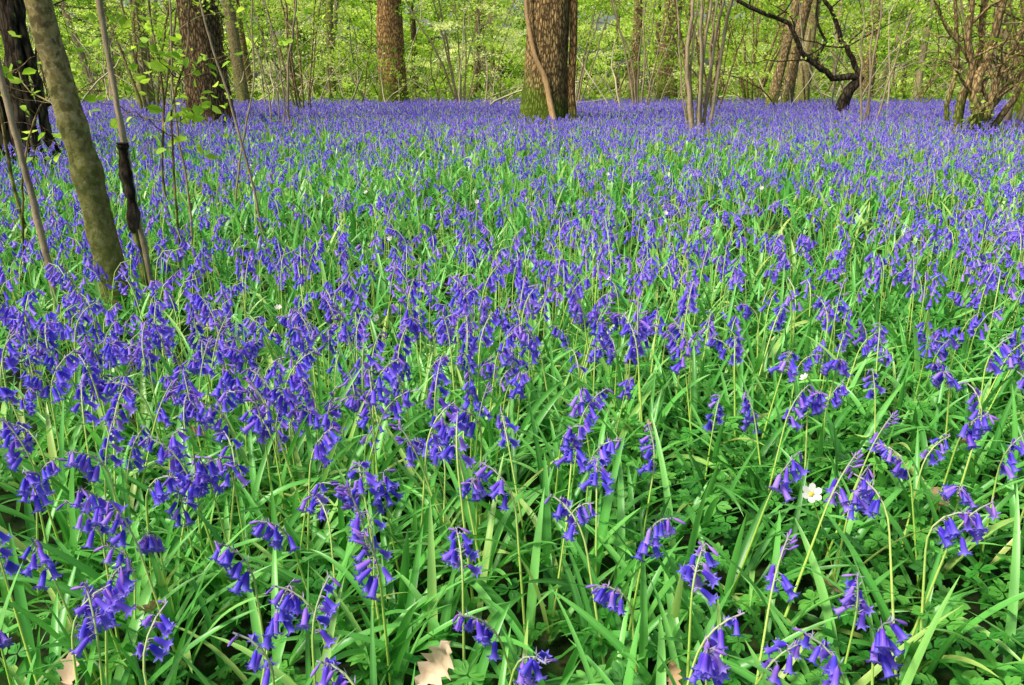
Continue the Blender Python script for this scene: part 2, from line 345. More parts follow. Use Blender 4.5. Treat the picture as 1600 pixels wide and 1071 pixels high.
def coppice(loc,label,stems,bark,seed,twigs=2,leaves=500,name="hazel_shrub",fol=None,lsize=.07):
    r_=np.random.default_rng(seed); a=Acc(); b=Acc(); tips=[]
    for (x0,y0,pts,r) in stems:
        P=spline([(x0,y0,-.03)]+pts,18); P[1:-1]+=r_.normal(0,.012,(16,3)); tube(a,P,np.linspace(r,r*.55,18),8,.06,.15,r_.integers(1000))
        for k in range(twigs):
            i=r_.integers(7,18); d=norm(np.array([r_.normal(0,1),r_.normal(0,1),.6]))
            grow(b,P[i],d,r_.uniform(.6,1.2),r*.35,1,r_,tips,.22,.03,3,4)
    parts=[("stems",a.mesh("stems",[bark])),("twigs",b.mesh("twigs",[bark]))]
    if leaves: parts.append(("foliage",crown(tips,leaves,lsize,r_,.12,fol or M_spring,True)))
    return make_tree(name,loc,label,"shrub",parts,"coppiced shrubs among the bluebells")
def fan(n,spread,top,r,seed,base=.15,ly=.3):
    r_=np.random.default_rng(seed); out=[]
    for k in range(n):
        f=(k+.5)/n*2-1; x0=f*base; y0=r_.uniform(-.1,.1); tx=f*spread+r_.normal(0,.2); ty=r_.normal(0,ly)
        out.append((x0,y0,[(x0+tx*.25+r_.normal(0,.05),y0+ty*.3,top*.33),(x0+tx*.6+r_.normal(0,.09),y0+ty*.6,top*.66),(x0+tx,y0+ty,top)],r*r_.uniform(.5,1.3)))
    return out
coppice((2.98,13.2,0),"clump of slim grey brown hazel poles",fan(8,.85,3.6,.028,31),B_grey,41,2,350)
coppice((3.2,14.6,0),"second clump of slim hazel poles",fan(5,.9,3.6,.022,32),B_brown,42,2,250)
coppice((-3.95,14.2,0),"sparse clump of thin upright hazel stems",fan(5,.4,3.4,.02,33),B_grey,43,2,450)
coppice((-5.0,20,0),"sparse thin hazel stems with fresh leaves",fan(6,1.2,4.2,.025,34),B_brown,44,3,1200)
coppice((7.2,13.2,0),"gnarled brown hazel stool with twisted thick stems",
  [(-.1,0,[(-.15,0,.5),(-.05,0,1.1),(-.2,0,1.7),(-.25,.1,2.8)],.075),(.05,0,[(.1,-.1,.4),(.02,-.1,.9),(.2,0,1.5),(.3,0,2.6)],.095),
   (.15,.1,[(.35,.1,.5),(.65,.1,.9),(1.0,.1,1.25),(1.5,.2,1.9)],.07),(.1,-.1,[(.3,-.1,.6),(.35,-.1,1.2),(.6,-.1,1.8),(.6,-.1,2.7)],.06),
   (-.15,.1,[(-.3,.1,.6),(-.22,.1,1.3),(-.42,.1,2.0),(-.4,.1,2.8)],.045),(.2,0,[(.5,0,.35),(.75,0,.9),(.85,.2,1.5),(1.1,.2,2.6)],.06),(0,.1,[(0,.2,.7),(.15,.2,1.4),(.05,.2,2.0),(.1,.2,3.0)],.05),
   (.1,0,[(-.1,-.2,.35),(.25,-.25,.75),(.1,-.2,1.2)],.045),(.5,.1,[(.3,0,.6),(-.05,0,1.2),(-.5,0,1.7),(-.9,0,2.3)],.035)],B_brown,45,4,500)
coppice((8.3,14.2,0),"loose pale grey hazel clump with crossing stems",fan(6,1.1,3.5,.036,66,.35),B_grey,67,3,400)
coppice((6.5,15.2,0),"thin hazel poles behind a gnarled stool",fan(4,.8,3.5,.022,36),B_grey,46,3,400)
coppice((5.0,21,0),"thin leaning stems at the edge of the shrubs",fan(6,1.3,4,.03,37),B_brown,47,3,900)
coppice((12.2,20,0),"bushy hazel clump with fresh leaves",fan(9,1.6,4.2,.04,38),B_brown,48,4,1500)
coppice((-5.25,9.0,0),"dense cluster of dark bark covered stems",
  [(0,0,[(-.03,0,.8),(.02,0,1.5),(-.05,0,2.6)],.15),(-.26,.1,[(-.3,0,.8),(-.25,0,1.5),(-.2,0,2.6)],.12),(.2,.1,[(.19,0,.8),(.14,0,1.5),(.05,0,2.4)],.06),(-.5,0,[(-.5,0,.8),(-.45,0,2.4)],.1),(.08,-.1,[(.12,-.1,.6),(.10,-.1,1.4),(.2,-.1,2.4)],.045)],B_dark,49,2,150)
coppice((-8.2,19,0),"leafy hazel clump beside dark oak",fan(7,1.2,4,.035,39),B_hazel,50,3,1400)
coppice((-1.6,27,0),"thin pale stems arching near the thicket",fan(8,2.2,4.5,.03,40),B_grey,51,3,1500)
coppice((1.9,26,0),"thin arching stems near the thicket",fan(7,2.0,4.5,.03,60),B_grey,52,3,1500)
coppice((8.0,28,0),"thin dark stems near the thicket",fan(9,2.2,4.5,.035,61),B_brown,53,3,1500)
coppice((10.3,18.5,0),"twiggy hazel clump with slim stems",fan(8,1.2,4.2,.03,71),B_brown,72,4,900)
coppice((3.6,23.5,0),"tangled twiggy hazel behind slim poles",fan(7,1.6,4.2,.026,73),B_grey,74,4,1200)

# crooked dark tree
a=Acc(); b=Acc(); tips=[]; r_=np.random.default_rng(77)
tube(a,spline([(0,0,-.05),(-.02,0,.35),(.08,0,.7),(.26,0,.93),(.33,0,1.05)],18),np.linspace(.15,.085,18),10,.1,.3,1)
def limb(pts,r0,r1,kids=3,jit=.014):
    K=[]
    for i in range(len(pts)-1):
        p,q=np.array(pts[i]),np.array(pts[i+1])
        for f in (0,.33,.67): K.append(p*(1-f)+q*f)
    K.append(np.array(pts[-1])); P=np.array(K); P[1:-1]+=r_.normal(0,jit,(len(P)-2,3)); tube(b,P,np.linspace(r0,r1,len(P)),8,.08,0,int(r_.integers(999)))
    for k in range(kids):
        i=r_.integers(4,len(P)); grow(b,P[i],norm(r_.normal(0,1,3)*np.array([1,.5,.6])+np.array([-.2,0,.8])),r_.uniform(.9,1.7),r1*.55,1,r_,tips,.25,.02,3,4)
limb([(.30,-.02,.99),(-.3,0,1.02),(-.72,0,1.32),(-1.05,0,1.55),(-1.38,.1,2.15),(-2.29,.1,2.5),(-3.2,.2,3.0)],.075,.035,8)
limb([(.31,0,.97),(.10,0,1.42),(-.20,0,1.78),(-.42,0,2.25),(-.77,0,2.75),(-1.0,0,3.6)],.07,.035,6)
limb([(-.72,0,1.32),(-.55,0,1.8),(-.85,0,2.3),(-.8,0,3.0)],.038,.02,3)
make_tree("crooked_tree",(7.5,19.0,0),"dark crooked tree with two bent limbs splitting from a short trunk","tree",[("trunk",a.mesh("trunk",[B_dark])),("branches",b.mesh("branches",[B_dark])),("foliage",crown(tips,250,.08,r_,.12,M_spring,True))])

def pole(name,loc,pts,r0,r1,bark,label,seed,twigs=2,leaves=0,extra_branches=(),sides=24,lsize=.06,twl=.4,wob=.0022):
    r_=np.random.default_rng(seed); a=Acc(); b=Acc(); tips=[]; n=60
    P=spline(pts,n); P[1:-1,:2]+=np.cumsum(r_.normal(0,wob,(n-2,2)),0)*.6
    rad=np.linspace(r0,r1,n)*(1+r_.normal(0,.014,n)); 
    for k in range(4):
        i=r_.integers(8,n-4); rad[i]*=1.12; rad[i-1]*=1.06; rad[i+1]*=1.06
    tube(a,P,rad,sides,.05,.25 if r0>.03 else 0,seed)
    for k in range(twigs):
        i=r_.integers(20,n-3); d=norm(np.array([r_.normal(0,1),r_.normal(0,1),.5])); grow(b,P[i],d,twl*r_.uniform(.6,1.3),max(r0*.10,.002),1,r_,tips,.25,.02,3,4)
    for pts2,rr in extra_branches:
        S=spline(pts2,14); S[1:]+=r_.normal(0,.006,(13,3)); tube(b,S,np.linspace(rr,rr*.4,14),5,0,0,1); tips+= [S[-1]]*4+[S[-4]]*2+[S[-7]]
        for k in range(2): grow(b,S[r_.integers(6,13)],norm(r_.normal(0,1,3)+np.array([0,0,.2])),.16,rr*.5,0,r_,tips,.2,0,2,3)
    parts=[("trunk",a.mesh("trunk",[bark]))]
    if b.V: parts.append(("branches",b.mesh("branches",[bark])))
    if leaves: parts.append(("foliage",crown(tips,leaves,lsize,r_,.03,M_spring,True)))
    return make_tree(name,loc,label,"tree",parts,"slim trees growing together in the bluebells")
pole("young_tree",(-1.74,3.42,0),[(0,0,-.05),(-.015,0,.3),(-.05,0,.7),(-.12,0,1.2),(-.24,.02,2.2),(-.36,.05,3.6)],.057,.043,B_hazel,"olive barked young tree trunk leaning slightly",201,2,0)
pole("young_tree",(-1.90,3.25,0),[(0,0,-.03),(-.03,0,.5),(-.07,0,1.2),(-.1,.02,3.2)],.014,.010,B_grey,"thin grey pole beside olive barked trunk",202,3,16)
pole("young_tree",(-1.83,3.9,0),[(0,0,-.03),(.0,0,.6),(-.03,0,1.3),(-.06,.02,3.2)],.011,.009,B_grey,"thin brown pole standing behind the thicker trunk",203,2,14)
pole("young_tree",(-1.57,3.42,0),[(0,0,-.03),(-.02,0,.3),(-.035,0,.6),(-.06,0,1.3),(-.1,.02,3.2)],.0135,.010,B_grey,"grey brown slim pole beside burred dead stem",204,3,16)
pole("sapling",(-1.60,3.75,0),[(0,0,-.03),(.03,0,.3),(.06,0,.7),(.09,0,.9),(.2,0,1.2),(.26,0,1.9)],.006,.004,B_brown,"spindly sapling carrying fresh lime green leaves",205,3,70,
  [([(.08,0,.75),(.0,-.1,.83),(-.1,-.15,.88),(-.25,-.2,.92)],.003),([(.09,0,.92),(.18,-.1,1.0),(.3,-.1,1.06),(.42,-.15,1.1)],.003),([(.12,0,1.0),(.05,-.05,1.1),(-.02,-.1,1.2),(-.12,-.1,1.28)],.003),([(.1,0,.8),(.13,-.05,.84),(.17,-.1,.86)],.0025)],8,.055,.2)
pole("sapling",(-2.25,3.6,0),[(0,0,-.03),(.05,0,.4),(.15,0,.75),(.3,-.05,.93),(.55,-.1,.95)],.006,.003,B_brown,"thin arching stem with a few lime leaves",206,2,22,
  [([(.2,0,.85),(.15,-.1,.95),(.2,-.15,1.02),(.35,-.2,1.08)],.003)],8,.055,.2)
pole("sapling",(-1.42,4.6,0),[(0,0,-.03),(-.05,0,.4),(-.14,0,.9),(-.25,0,1.5),(-.3,.1,2.6)],.008,.005,B_grey,"thin grey sapling leaning among bluebells",207,3,24,(),8,.05,.3)
pole("sapling",(-2.9,4.8,0),[(0,0,-.03),(-.05,0,.4),(-.04,0,.9),(-.15,0,1.5),(-.2,.1,2.6)],.012,.007,B_brown,"thin brown sapling beside slim poles",208,3,24,(),8,.05,.3)
pole("sapling",(-1.78,4.4,0),[(0,0,-.03),(.03,0,.4),(.02,0,.9),(.08,0,1.5),(.1,.1,2.6)],.007,.004,B_grey,"very thin pale sapling with fine twigs",209,5,34,(),8,.05,.4)
pole("sapling",(-2.2,5.2,0),[(0,0,-.03),(-.02,0,.4),(.05,0,.9),(.04,0,1.5),(.12,.1,2.6)],.009,.005,B_brown,"very thin brown sapling with fine twigs",210,6,50,(),8,.05,.5)
pole("sapling",(-1.95,5.6,0),[(0,0,-.03),(.1,0,.5),(.25,0,1.0),(.3,0,1.5),(.5,.1,2.6)],.007,.004,B_grey,"thin slanting sapling with fine twigs",211,6,50,(),8,.05,.5)
a=Acc(); tube(a,spline([(.01,0,-.03),(0,0,.2),(-.012,0,.44)],14),np.linspace(.014,.012,14),10,.08,0,2); b=Acc()
P=spline([(-.014,0,.38),(-.004,0,.50),(-.012,0,.62),(-.008,0,.735),(-.008,0,.745)],34)
rad=.021+.004*np.sin(np.linspace(0,17,34))+r_.normal(0,.003,34); rad[0]=.013; rad[1]=.015; rad[-1]=.002; rad[-2]=.016
tube(b,P,rad,20,.18,0,5); make_tree("dead_stem",(-1.585,3.375,0),"short dead stem with a black knobbly burr on top","dead tree stem",[("trunk",a.mesh("trunk",[B_brown])),("burr",b.mesh("burr",[B_dark]))])

# far trees (shared meshes)
r_=np.random.default_rng(90); variants=[]
for v in range(5):
    a=Acc(); b=Acc(); tips=[]; H=11; z=np.linspace(-.05,H,26)
    lx=r_.normal(0,.05); P=np.stack([lx*z+.15*np.sin(z*.5+v),.1*np.cos(z*.6+v),z],1); R=r_.uniform(.08,.2)
    tube(a,P,np.maximum(R*(1-.06*z),.04),12,.06,.4,v)
    for k in range(9):
        i=r_.integers(4,24); an=r_.uniform(0,6.28); grow(b,P[i],(math.cos(an),math.sin(an),.35),r_.uniform(2,3.5),R*.22,2,r_,tips,.25,.03,3,4)
    bk=[B_brown,B_hazel,B_grey,B_oakdark,B_grey][v]
    variants.append([("trunk",a.mesh("trunk",[bk])),("branches",b.mesh("branches",[bk])),("foliage",crown(tips,2400,.12,r_,.35,M_far))])
for k in range(48):
    y=r_.uniform(30,60); x=r_.uniform(-.72,.72)*y; v=variants[k%5]
    e=make_tree("woodland_tree",(x,y,0),"slim woodland tree with fresh yellow green foliage","tree",v,"trees of the wood beyond the flowers")
    e.rotation_euler=(0,0,r_.uniform(0,6.28)); s=r_.uniform(.8,1.25); e.scale=(s,s,s)

# undergrowth mass : leafy sprays in tilted tiers
a=Acc(); r_=np.random.default_rng(91)
def spray(c,R,n,size,b0,tilt):
    q=r_.integers(3,6)
    for t in range(q):
        an=r_.uniform(0,6.28); m_=n//q; u=r_.uniform(0,1,m_)**.6; w_=r_.normal(0,.22,m_)*R*(1-.5*u)
        L_=R*r_.uniform(.7,1.3); px=np.cos(an)*u*L_-np.sin(an)*w_; py=np.sin(an)*u*L_+np.cos(an)*w_
        pz=r_.uniform(-.4,.4)*R+u*tilt*L_-.35*L_*u**2+r_.normal(0,.05,m_)
        C=c+np.stack([px,py,pz],1); C=C[C[:,2]>.05]
        if len(C): leafcards(a,C,size,r_,rnd=np.clip(b0+r_.normal(0,.1,len(C))+r_.normal(0,.12),0,1),flat=1.0)
for k in range(340):
    y=24+38*r_.uniform(0,1)**.8; x=r_.uniform(-.78,.78)*y; z=r_.uniform(0,1)**.9*(y*.12+.4)+.3
    if y<29 and z<.9: z+=1.2
    R=r_.uniform(.5,1.9)*(.6+y/55); b0=.2+.75*r_.uniform(0,1); spray(np.array([x,y,z]),R,int(340*R),.09*(.7+y/70),b0,r_.uniform(-.2,.7))
for k in range(130):
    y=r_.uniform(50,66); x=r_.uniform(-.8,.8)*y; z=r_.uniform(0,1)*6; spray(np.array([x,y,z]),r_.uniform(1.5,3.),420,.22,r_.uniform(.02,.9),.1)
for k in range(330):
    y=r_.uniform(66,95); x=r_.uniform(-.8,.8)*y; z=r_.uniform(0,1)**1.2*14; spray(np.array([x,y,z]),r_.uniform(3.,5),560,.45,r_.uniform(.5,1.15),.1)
for k in range(760):
    y=r_.uniform(22,50); x=r_.uniform(-.75,.75)*y; d=norm(np.array([r_.normal(0,.6),r_.normal(0,.4),1.])); L=r_.uniform(1.5,6)
    p=np.array([x,y,0.]); pts=[p]
    for i in range(8): d=norm(d+r_.normal(0,.18,3)-np.array([0,0,.015])); pts.append(pts[-1]+d*L/8)
    tube(a,np.array(pts),np.linspace(.025,.007,9)*r_.uniform(.4,1.3),4,0,0,0,m=1+(k%3==0))
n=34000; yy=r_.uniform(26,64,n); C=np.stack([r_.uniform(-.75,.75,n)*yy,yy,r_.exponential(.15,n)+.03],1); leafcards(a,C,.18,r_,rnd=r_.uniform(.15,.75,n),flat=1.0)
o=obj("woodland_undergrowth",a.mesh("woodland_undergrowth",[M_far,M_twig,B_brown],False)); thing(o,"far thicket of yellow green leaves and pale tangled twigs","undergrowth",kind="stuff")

# ---------------------------------------------------------------- ground
gx=np.concatenate([np.linspace(-160,-14,24),np.linspace(-13,13,100),np.linspace(14,160,24)]); gy=np.concatenate([np.linspace(-30,-1,8),np.linspace(-.5,30,150),np.linspace(32,220,24)])
X,Y=np.meshgrid(gx,gy); Z=.012*smoothn(X*2,Y*2,5)-.012
V=np.stack([X,Y,Z],-1).reshape(-1,3); idx=np.arange(X.size).reshape(X.shape)
Q=np.stack([idx[:-1,:-1],idx[:-1,1:],idx[1:,1:],idx[1:,:-1]],-1).reshape(-1,4)
m,nn_,out=nt("woodland_soil"); L=nn_.links.new
tc=nn_.nodes.new("ShaderNodeTexCoord"); no=nn_.nodes.new("ShaderNodeTexNoise"); no.inputs["Scale"].default_value=22; no.inputs["Detail"].default_value=8; L(tc.outputs["Object"],no.inputs[0])
vo=nn_.nodes.new("ShaderNodeTexVoronoi"); vo.inputs["Scale"].default_value=28; L(tc.outputs["Object"],vo.inputs[0])
r1=ramp(nn_,[(.25,(.008,.012,.004)),(.5,(.018,.034,.009)),(.62,(.03,.07,.014)),(.8,(.11,.08,.04))]); L(no.outputs[0],r1.inputs[0])
mx=nn_.nodes.new("ShaderNodeMix"); mx.data_type='RGBA'; mx.blend_type='MULTIPLY'; mx.inputs[0].default_value=.3; L(r1.outputs[0],mx.inputs[6]); L(vo.outputs["Color"],mx.inputs[7])
p=nn_.nodes.new("ShaderNodeBsdfPrincipled"); p.inputs["Roughness"].default_value=.95; p.inputs["Specular IOR Level"].default_value=.1; L(mx.outputs[2],p.inputs["Base Color"])
bm=nn_.nodes.new("ShaderNodeBump"); bm.inputs["Strength"].default_value=.8; bm.inputs["Distance"].default_value=.02; L(no.outputs[0],bm.inputs["Height"]); L(bm.outputs[0],p.inputs["Normal"]); L(p.outputs[0],out.inputs[0])
o=obj("ground",newmesh("ground",V,Q,None,True,[m])); o["kind"]="structure"; o["label"]="dark woodland soil with leaf litter under the flowers"; o["category"]="ground"

# ---------------------------------------------------------------- bluebells
def scatter(y0,y1,dens,rg,slope=.72,pad=.7):
    A=(y1-y0)*2*(slope*y1+pad); n=int(A*dens); x=rg.uniform(-1,1,n)*(slope*y1+pad); y=rg.uniform(y0,y1,n)
    k=np.abs(x)<slope*y+pad; return x[k],y[k]
hero=[(-.60,.80),(-.457,.855),(-.563,.87),(-.343,.855),(-.225,.915),(-.174,.80),(-.039,.90),(-.27,.885),(-.745,1.04),(-.645,1.02),(-.575,1.155),(-.66,1.265),(-.385,1.05),(-.40,.945),(-.222,1.173),(-.197,1.08),(-.285,1.36),(-.074,1.415),(-.08,1.10),(.027,1.22),(.195,1.173),(.21,1.06),(.148,1.48),(.21,.91),(.28,.93),(.345,.945),(.27,.855),(.47,.855),(.495,.845),(.51,1.03),(.665,1.135),(.86,1.415),(.458,1.19),(.405,1.31),(.63,1.36),(-.345,1.24),(-.87,1.31),(-.84,1.415),(-.32,1.25),(-.24,1.3),
 (-.685,1.1),(-.61,1.07),(-.70,1.19),(-.62,1.24),(-.24,1.12),(.165,1.12),(.69,1.18),(.71,1.15),(-.05,1.38),(-.10,1.44)]
rg=np.random.default_rng(21)
pos=list(hero); grid={}
for px,py in pos: grid.setdefault((int(px//.1),int(py//.1)),[]).append((px,py))
x1,y1=scatter(1.3,4.2,155,rg,.70,.35); x0,y0=scatter(.85,1.3,70,rg,.7,.3); x=np.concatenate([x1,x0]); y=np.concatenate([y1,y0])
dn=smoothn(x*1.3,y*1.3,3)
left=(x<0)&(y<2.4)
prob=np.where(y>1.3,np.clip(.47+.42*dn+np.where(left,.32,-.02)+np.clip(y-2.5,0,1)*.06,.08,1),np.where(x<-.1,.55,.15))
keep=rg.uniform(0,1,len(x))<prob
for px,py,kk in zip(x,y,keep):
    if not kk: continue
    c=(int(px//.1),int(py//.1)); ok=True
    for i in (-1,0,1):
        for j in (-1,0,1):
            for q in grid.get((c[0]+i,c[1]+j),[]):
                if (q[0]-px)**2+(q[1]-py)**2<.035**2: ok=False
    if ok and not ((px+1.74)**2+(py-3.42)**2<.02): pos.append((px,py)); grid.setdefault(c,[]).append((px,py))
pos=np.array(pos); inview=np.abs(pos[:,0])<pos[:,1]*.66+.12
d=np.hypot(pos[:,0],pos[:,1]); order=np.argsort(np.where(inview,d,99+d)); ind=order[:300]; rest=order[300:]
T0,Q0=belltemplate(0); T1,Q1=belltemplate(1); T2,Q2=belltemplate(2); TB,QB=budtemplate()
def attmesh(name,T,Q,mat,r0=0):
    A=np.zeros(T.shape); A[:,1]=T[:,2]/T[:,2].max(); A[:,0]=r0; return newmesh(name,T,Q,A,True,[mat])
ME_bell=attmesh("flower",T0,Q0,M_petal); ME_bud=attmesh("flower_bud",TB,QB,M_bud)
def align(O,Ax,S,spin):
    Ax=Vector(Ax).normalized(); ref=Vector((math.cos(spin),math.sin(spin),.1)); X=ref.cross(Ax).normalized(); Y=Ax.cross(X)
    return Matrix(((X.x*S,Y.x*S,Ax.x*S,O[0]),(X.y*S,Y.y*S,Ax.y*S,O[1]),(X.z*S,Y.z*S,Ax.z*S,O[2]),(0,0,0,1)))
NV=28; vari=[]
for v in range(NV):
    half=(v%9==0)
    a=Acc(); az=np.array([0.]); L_=np.array([rg.uniform(.30,.43)]); th0=np.array([rg.uniform(.02,.2)]); bend=np.array([rg.uniform(.35,1.7)]) if not half else np.array([.35]); segs=16
    P,sd,nn=stempath(np.zeros((1,3)),az,L_,th0,bend,segs); a.add(*vtube(P,sd,nn,np.linspace(.0030,.0014,segs+1)[None],6,np.array([.5])))
    nb=int(rg.integers(6,14)); fl=[]; st=rg.uniform(.72,.82)
    for j in range(nb):
        p,e,ax,t=bellpos(P,az,j,nb,segs,rg,st)
        if j==nb-1 or (nb>10 and j>=nb-2) or (half and j>nb*.35):
            ax=ax*np.array([1.4,1.4,.5])*np.array([1,1,-1 if half else 1]); fl.append((ME_bud,"flower_bud",align(e[0],ax[0],rg.uniform(.75,1.05),rg.uniform(0,6))))
        else: fl.append((ME_bell,"flower",align(e[0],ax[0],(1.32-.32*j/nb)*rg.uniform(.9,1.1),rg.uniform(0,6))))
        pp=np.stack([p[0],(p[0]+e[0])/2+np.array([0,0,.003]),e[0]+norm(ax[0])*.001]); 
        b_=Acc(); tube(b_,pp,[.001,.0009,.0011],4,0); a.add(b_.V[0],b_.Q[0],np.tile([.2,1.,0],(len(b_.V[0]),1)))
        for q in (0,1):
            dd=norm(e[0]-p[0]+rg.normal(0,.006,3)+np.array([0,0,.006])); sdv=norm(np.cross(dd,[0,0,1.])); l=rg.uniform(.008,.016)
            a.add([p[0],p[0]+dd*l*.5+sdv*.0011,p[0]+dd*l,p[0]+dd*l*.5-sdv*.0011],[[0,1,2,3]],np.tile([.2,1.,0],(4,1)))
    stem=a.mesh("stem",[M_stem])
    nbl=int(rg.integers(4,7)); bz=np.zeros((nbl,3)); bz[:,:2]=rg.normal(0,.006,(nbl,2))
    V,Q,A=blades(bz,rg.uniform(0,6.28)+np.arange(nbl)*2*PI/nbl+rg.normal(0,.3,nbl),rg.uniform(.20,.36,nbl),rg.uniform(.012,.020,nbl),rg.uniform(.15,.8,nbl),rg.uniform(.3,1.5,nbl),14,True,rg.normal(0,.5,nbl),rg.uniform(0,.8,nbl))
    vari.append((stem,fl,newmesh("leaves",V,Q,A,True,[M_strap])))
for k,i in enumerate(ind):
    px,py=pos[i]; stem,fl,lv=vari[int(rg.integers(0,NV))]
    e=bpy.data.objects.new("bluebell",None); e.empty_display_size=.05; col.objects.link(e)
    s=rg.uniform(.80,1.1); rz=rg.uniform(0,6.28)
    if i<len(hero): s=rg.uniform(.88,1.02)
    e.location=(px,py,0); e.rotation_euler=(rg.normal(0,.08),rg.normal(0,.08),rz); e.scale=(s,s,s)
    thing(e,"bluebell with violet blue nodding bells on a pale green stem","flower","bluebells flowering in the wood")
    obj("stem",stem,e); obj("leaves",lv,e)
    for me,nm,Mx in fl:
        f=obj(nm,me,e); f.matrix_local=Mx

carp=Acc()
def stuffplants(x,y,level,rg,hs=1.0,bs=1.0,nbells=7,w=.0020):
    N=len(x); base=np.stack([x,y,0*x],1); az=rg.uniform(0,6.28,N); segs=[12,8,4][level]
    L_=rg.uniform(.25,.43,N)*hs; th0=rg.uniform(0,.22,N); bend=rg.uniform(.3,1.8,N)
    P,sd,nn=stempath(base,az,L_,th0,bend,segs)
    carp.add(*vtube(P,sd,nn,np.full((N,segs+1),w),3,rg.uniform(0,1,N)),m=1)
    pr=rg.uniform(0,1,N)*.85+.2*smoothn(x,y,44); nbp=rg.uniform(.35,1,N)
    T,TQ=[(T0,Q0),(T1,Q1),(T2,Q2)][level]
    for j in range(nbells):
        p,e,ax,t=bellpos(P,az,j,nbells,segs,rg); k=rg.uniform(0,1,N)<nbp
        carp.add(*place(T,TQ,e[k],ax[k],(bs*(1.2-.3*j/nbells)*rg.uniform(.8,1.15,N))[k],rg.uniform(0,6.28,N)[k],np.clip((pr+rg.normal(0,.2,N))[k],0,1)),m=0)
stuffplants(pos[rest,0],pos[rest,1],1,rg,1,1.08,nbells=10)
x,y=scatter(4.2,9,68,rg,.70,.8); k=rg.uniform(0,1,len(x))<np.clip(.62+.5*smoothn(x,y,3),.06,1); stuffplants(x[k],y[k],1,rg,1.0,1.08,nbells=9)
x,y=scatter(9,16,56,rg,.70,.8); k=rg.uniform(0,1,len(x))<np.clip(.78+.45*smoothn(x*.8,y*.8,3),.15,1); stuffplants(x[k],y[k],2,rg,1.03,1.15,7,.0024)
x,y=scatter(16,29,54,rg,.70,1); k=rg.uniform(0,1,len(x))<np.clip(.9+.35*smoothn(x*.5,y*.5,3)-np.clip((y-25)/4,0,1)*.7,.04,1); stuffplants(x[k],y[k],2,rg,1.05,1.38,6,.003)
o=obj("bluebell_carpet",carp.mesh("bluebell_carpet",[M_petal,M_stem])); thing(o,"dense carpet of violet bluebells reaching into the wood","bluebells",kind="stuff")

# leaf cover
lf=Acc()
def cover(y0,y1,dens,segs,keel,wm,lm,pad,rg):
    x,y=scatter(y0,y1,dens,rg,.72,pad); k=rg.uniform(0,1,len(x))<np.clip(.78+.44*smoothn(x*1.7,y*1.7,9),.22,1)
    if y0<2:
        bare=np.clip((x-.25)*1.6,0,.6)*np.clip((1.9-y)*2,0,1)*np.clip(.5+smoothn(x*3,y*3,12),0,1); k&=rg.uniform(0,1,len(x))>bare
    x,y=x[k],y[k]; N=len(x)
    cx=np.round(x/.07)*.07; cy=np.round(y/.07)*.07; f=.6; bx=x*(1-f)+cx*f; by=y*(1-f)+cy*f
    az=np.arctan2(y-cy,x-cx)+rg.normal(0,.6,N)+.8*smoothn(x*1.2,y*1.2,31); base=np.stack([bx,by,0*x],1)
    L_=rg.uniform(.15,.35,N)*lm; W=rg.uniform(.0085,.0178,N)*wm
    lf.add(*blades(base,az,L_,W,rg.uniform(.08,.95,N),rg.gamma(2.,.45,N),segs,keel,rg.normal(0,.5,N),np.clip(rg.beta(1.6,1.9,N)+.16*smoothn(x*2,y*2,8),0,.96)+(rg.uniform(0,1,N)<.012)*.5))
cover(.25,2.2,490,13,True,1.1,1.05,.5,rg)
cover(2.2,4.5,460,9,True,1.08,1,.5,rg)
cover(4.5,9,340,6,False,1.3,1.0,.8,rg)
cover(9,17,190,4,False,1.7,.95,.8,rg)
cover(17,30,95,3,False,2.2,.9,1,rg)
o=obj("leaf_cover",lf.mesh("leaf_cover",[M_strap])); thing(o,"dense tangle of arching strap shaped green leaves","foliage",kind="stuff")

# anemone leaves low cover
def anleaf_template():
    V=[];Q=[]
    for k in range(3):
        for s_,l_ in ((-.45,.8),(0,1.),(.45,.8)):
            a=k*2*PI/3+s_; b=len(V); d=np.array([math.cos(a),math.sin(a),0]); s=np.array([-d[1],d[0],0]); w=.26*l_
            for p in (d*.05,d*.5*l_+s*w*.8+[0,0,.06],d*.8*l_+s*w*.6+[0,0,.03],d*l_-np.array([0,0,.05])): V.append(p)
            for p in (d*.8*l_-s*w*.6+[0,0,.03],d*.5*l_-s*w*.8+[0,0,.06]): V.append(p)
            Q+= [(b,b+1,b+2,b+3),(b,b+3,b+4,b+5)]
    return np.array(V),np.array(Q)
TA,QA=anleaf_template()
al=Acc(); 
def anl(x,y,rg):
    N=len(x); O=np.stack([x,y,rg.uniform(.02,.14,N)],1); Ax=np.stack([rg.normal(0,.35,N),rg.normal(0,.35,N)-.1,np.ones(N)],1)
    al.add(*place(TA,QA,O,Ax,rg.uniform(.02,.04,N),rg.uniform(0,6.28,N),rg.uniform(0,1,N)))
x,y=scatter(.4,3.4,620,rg,.72,.4); g=np.clip(.14+.75*(x>.1)*(smoothn(x*1.5,y*1.5,14)+.6)+.2*(y<1.3),0,1); k=rg.uniform(0,1,len(x))<g; anl(x[k],y[k],rg)
o=obj("anemone_foliage",al.mesh("anemone_foliage",[M_anleaf],False)); thing(o,"low carpet of lobed wood anemone leaves over the soil","foliage",kind="stuff")

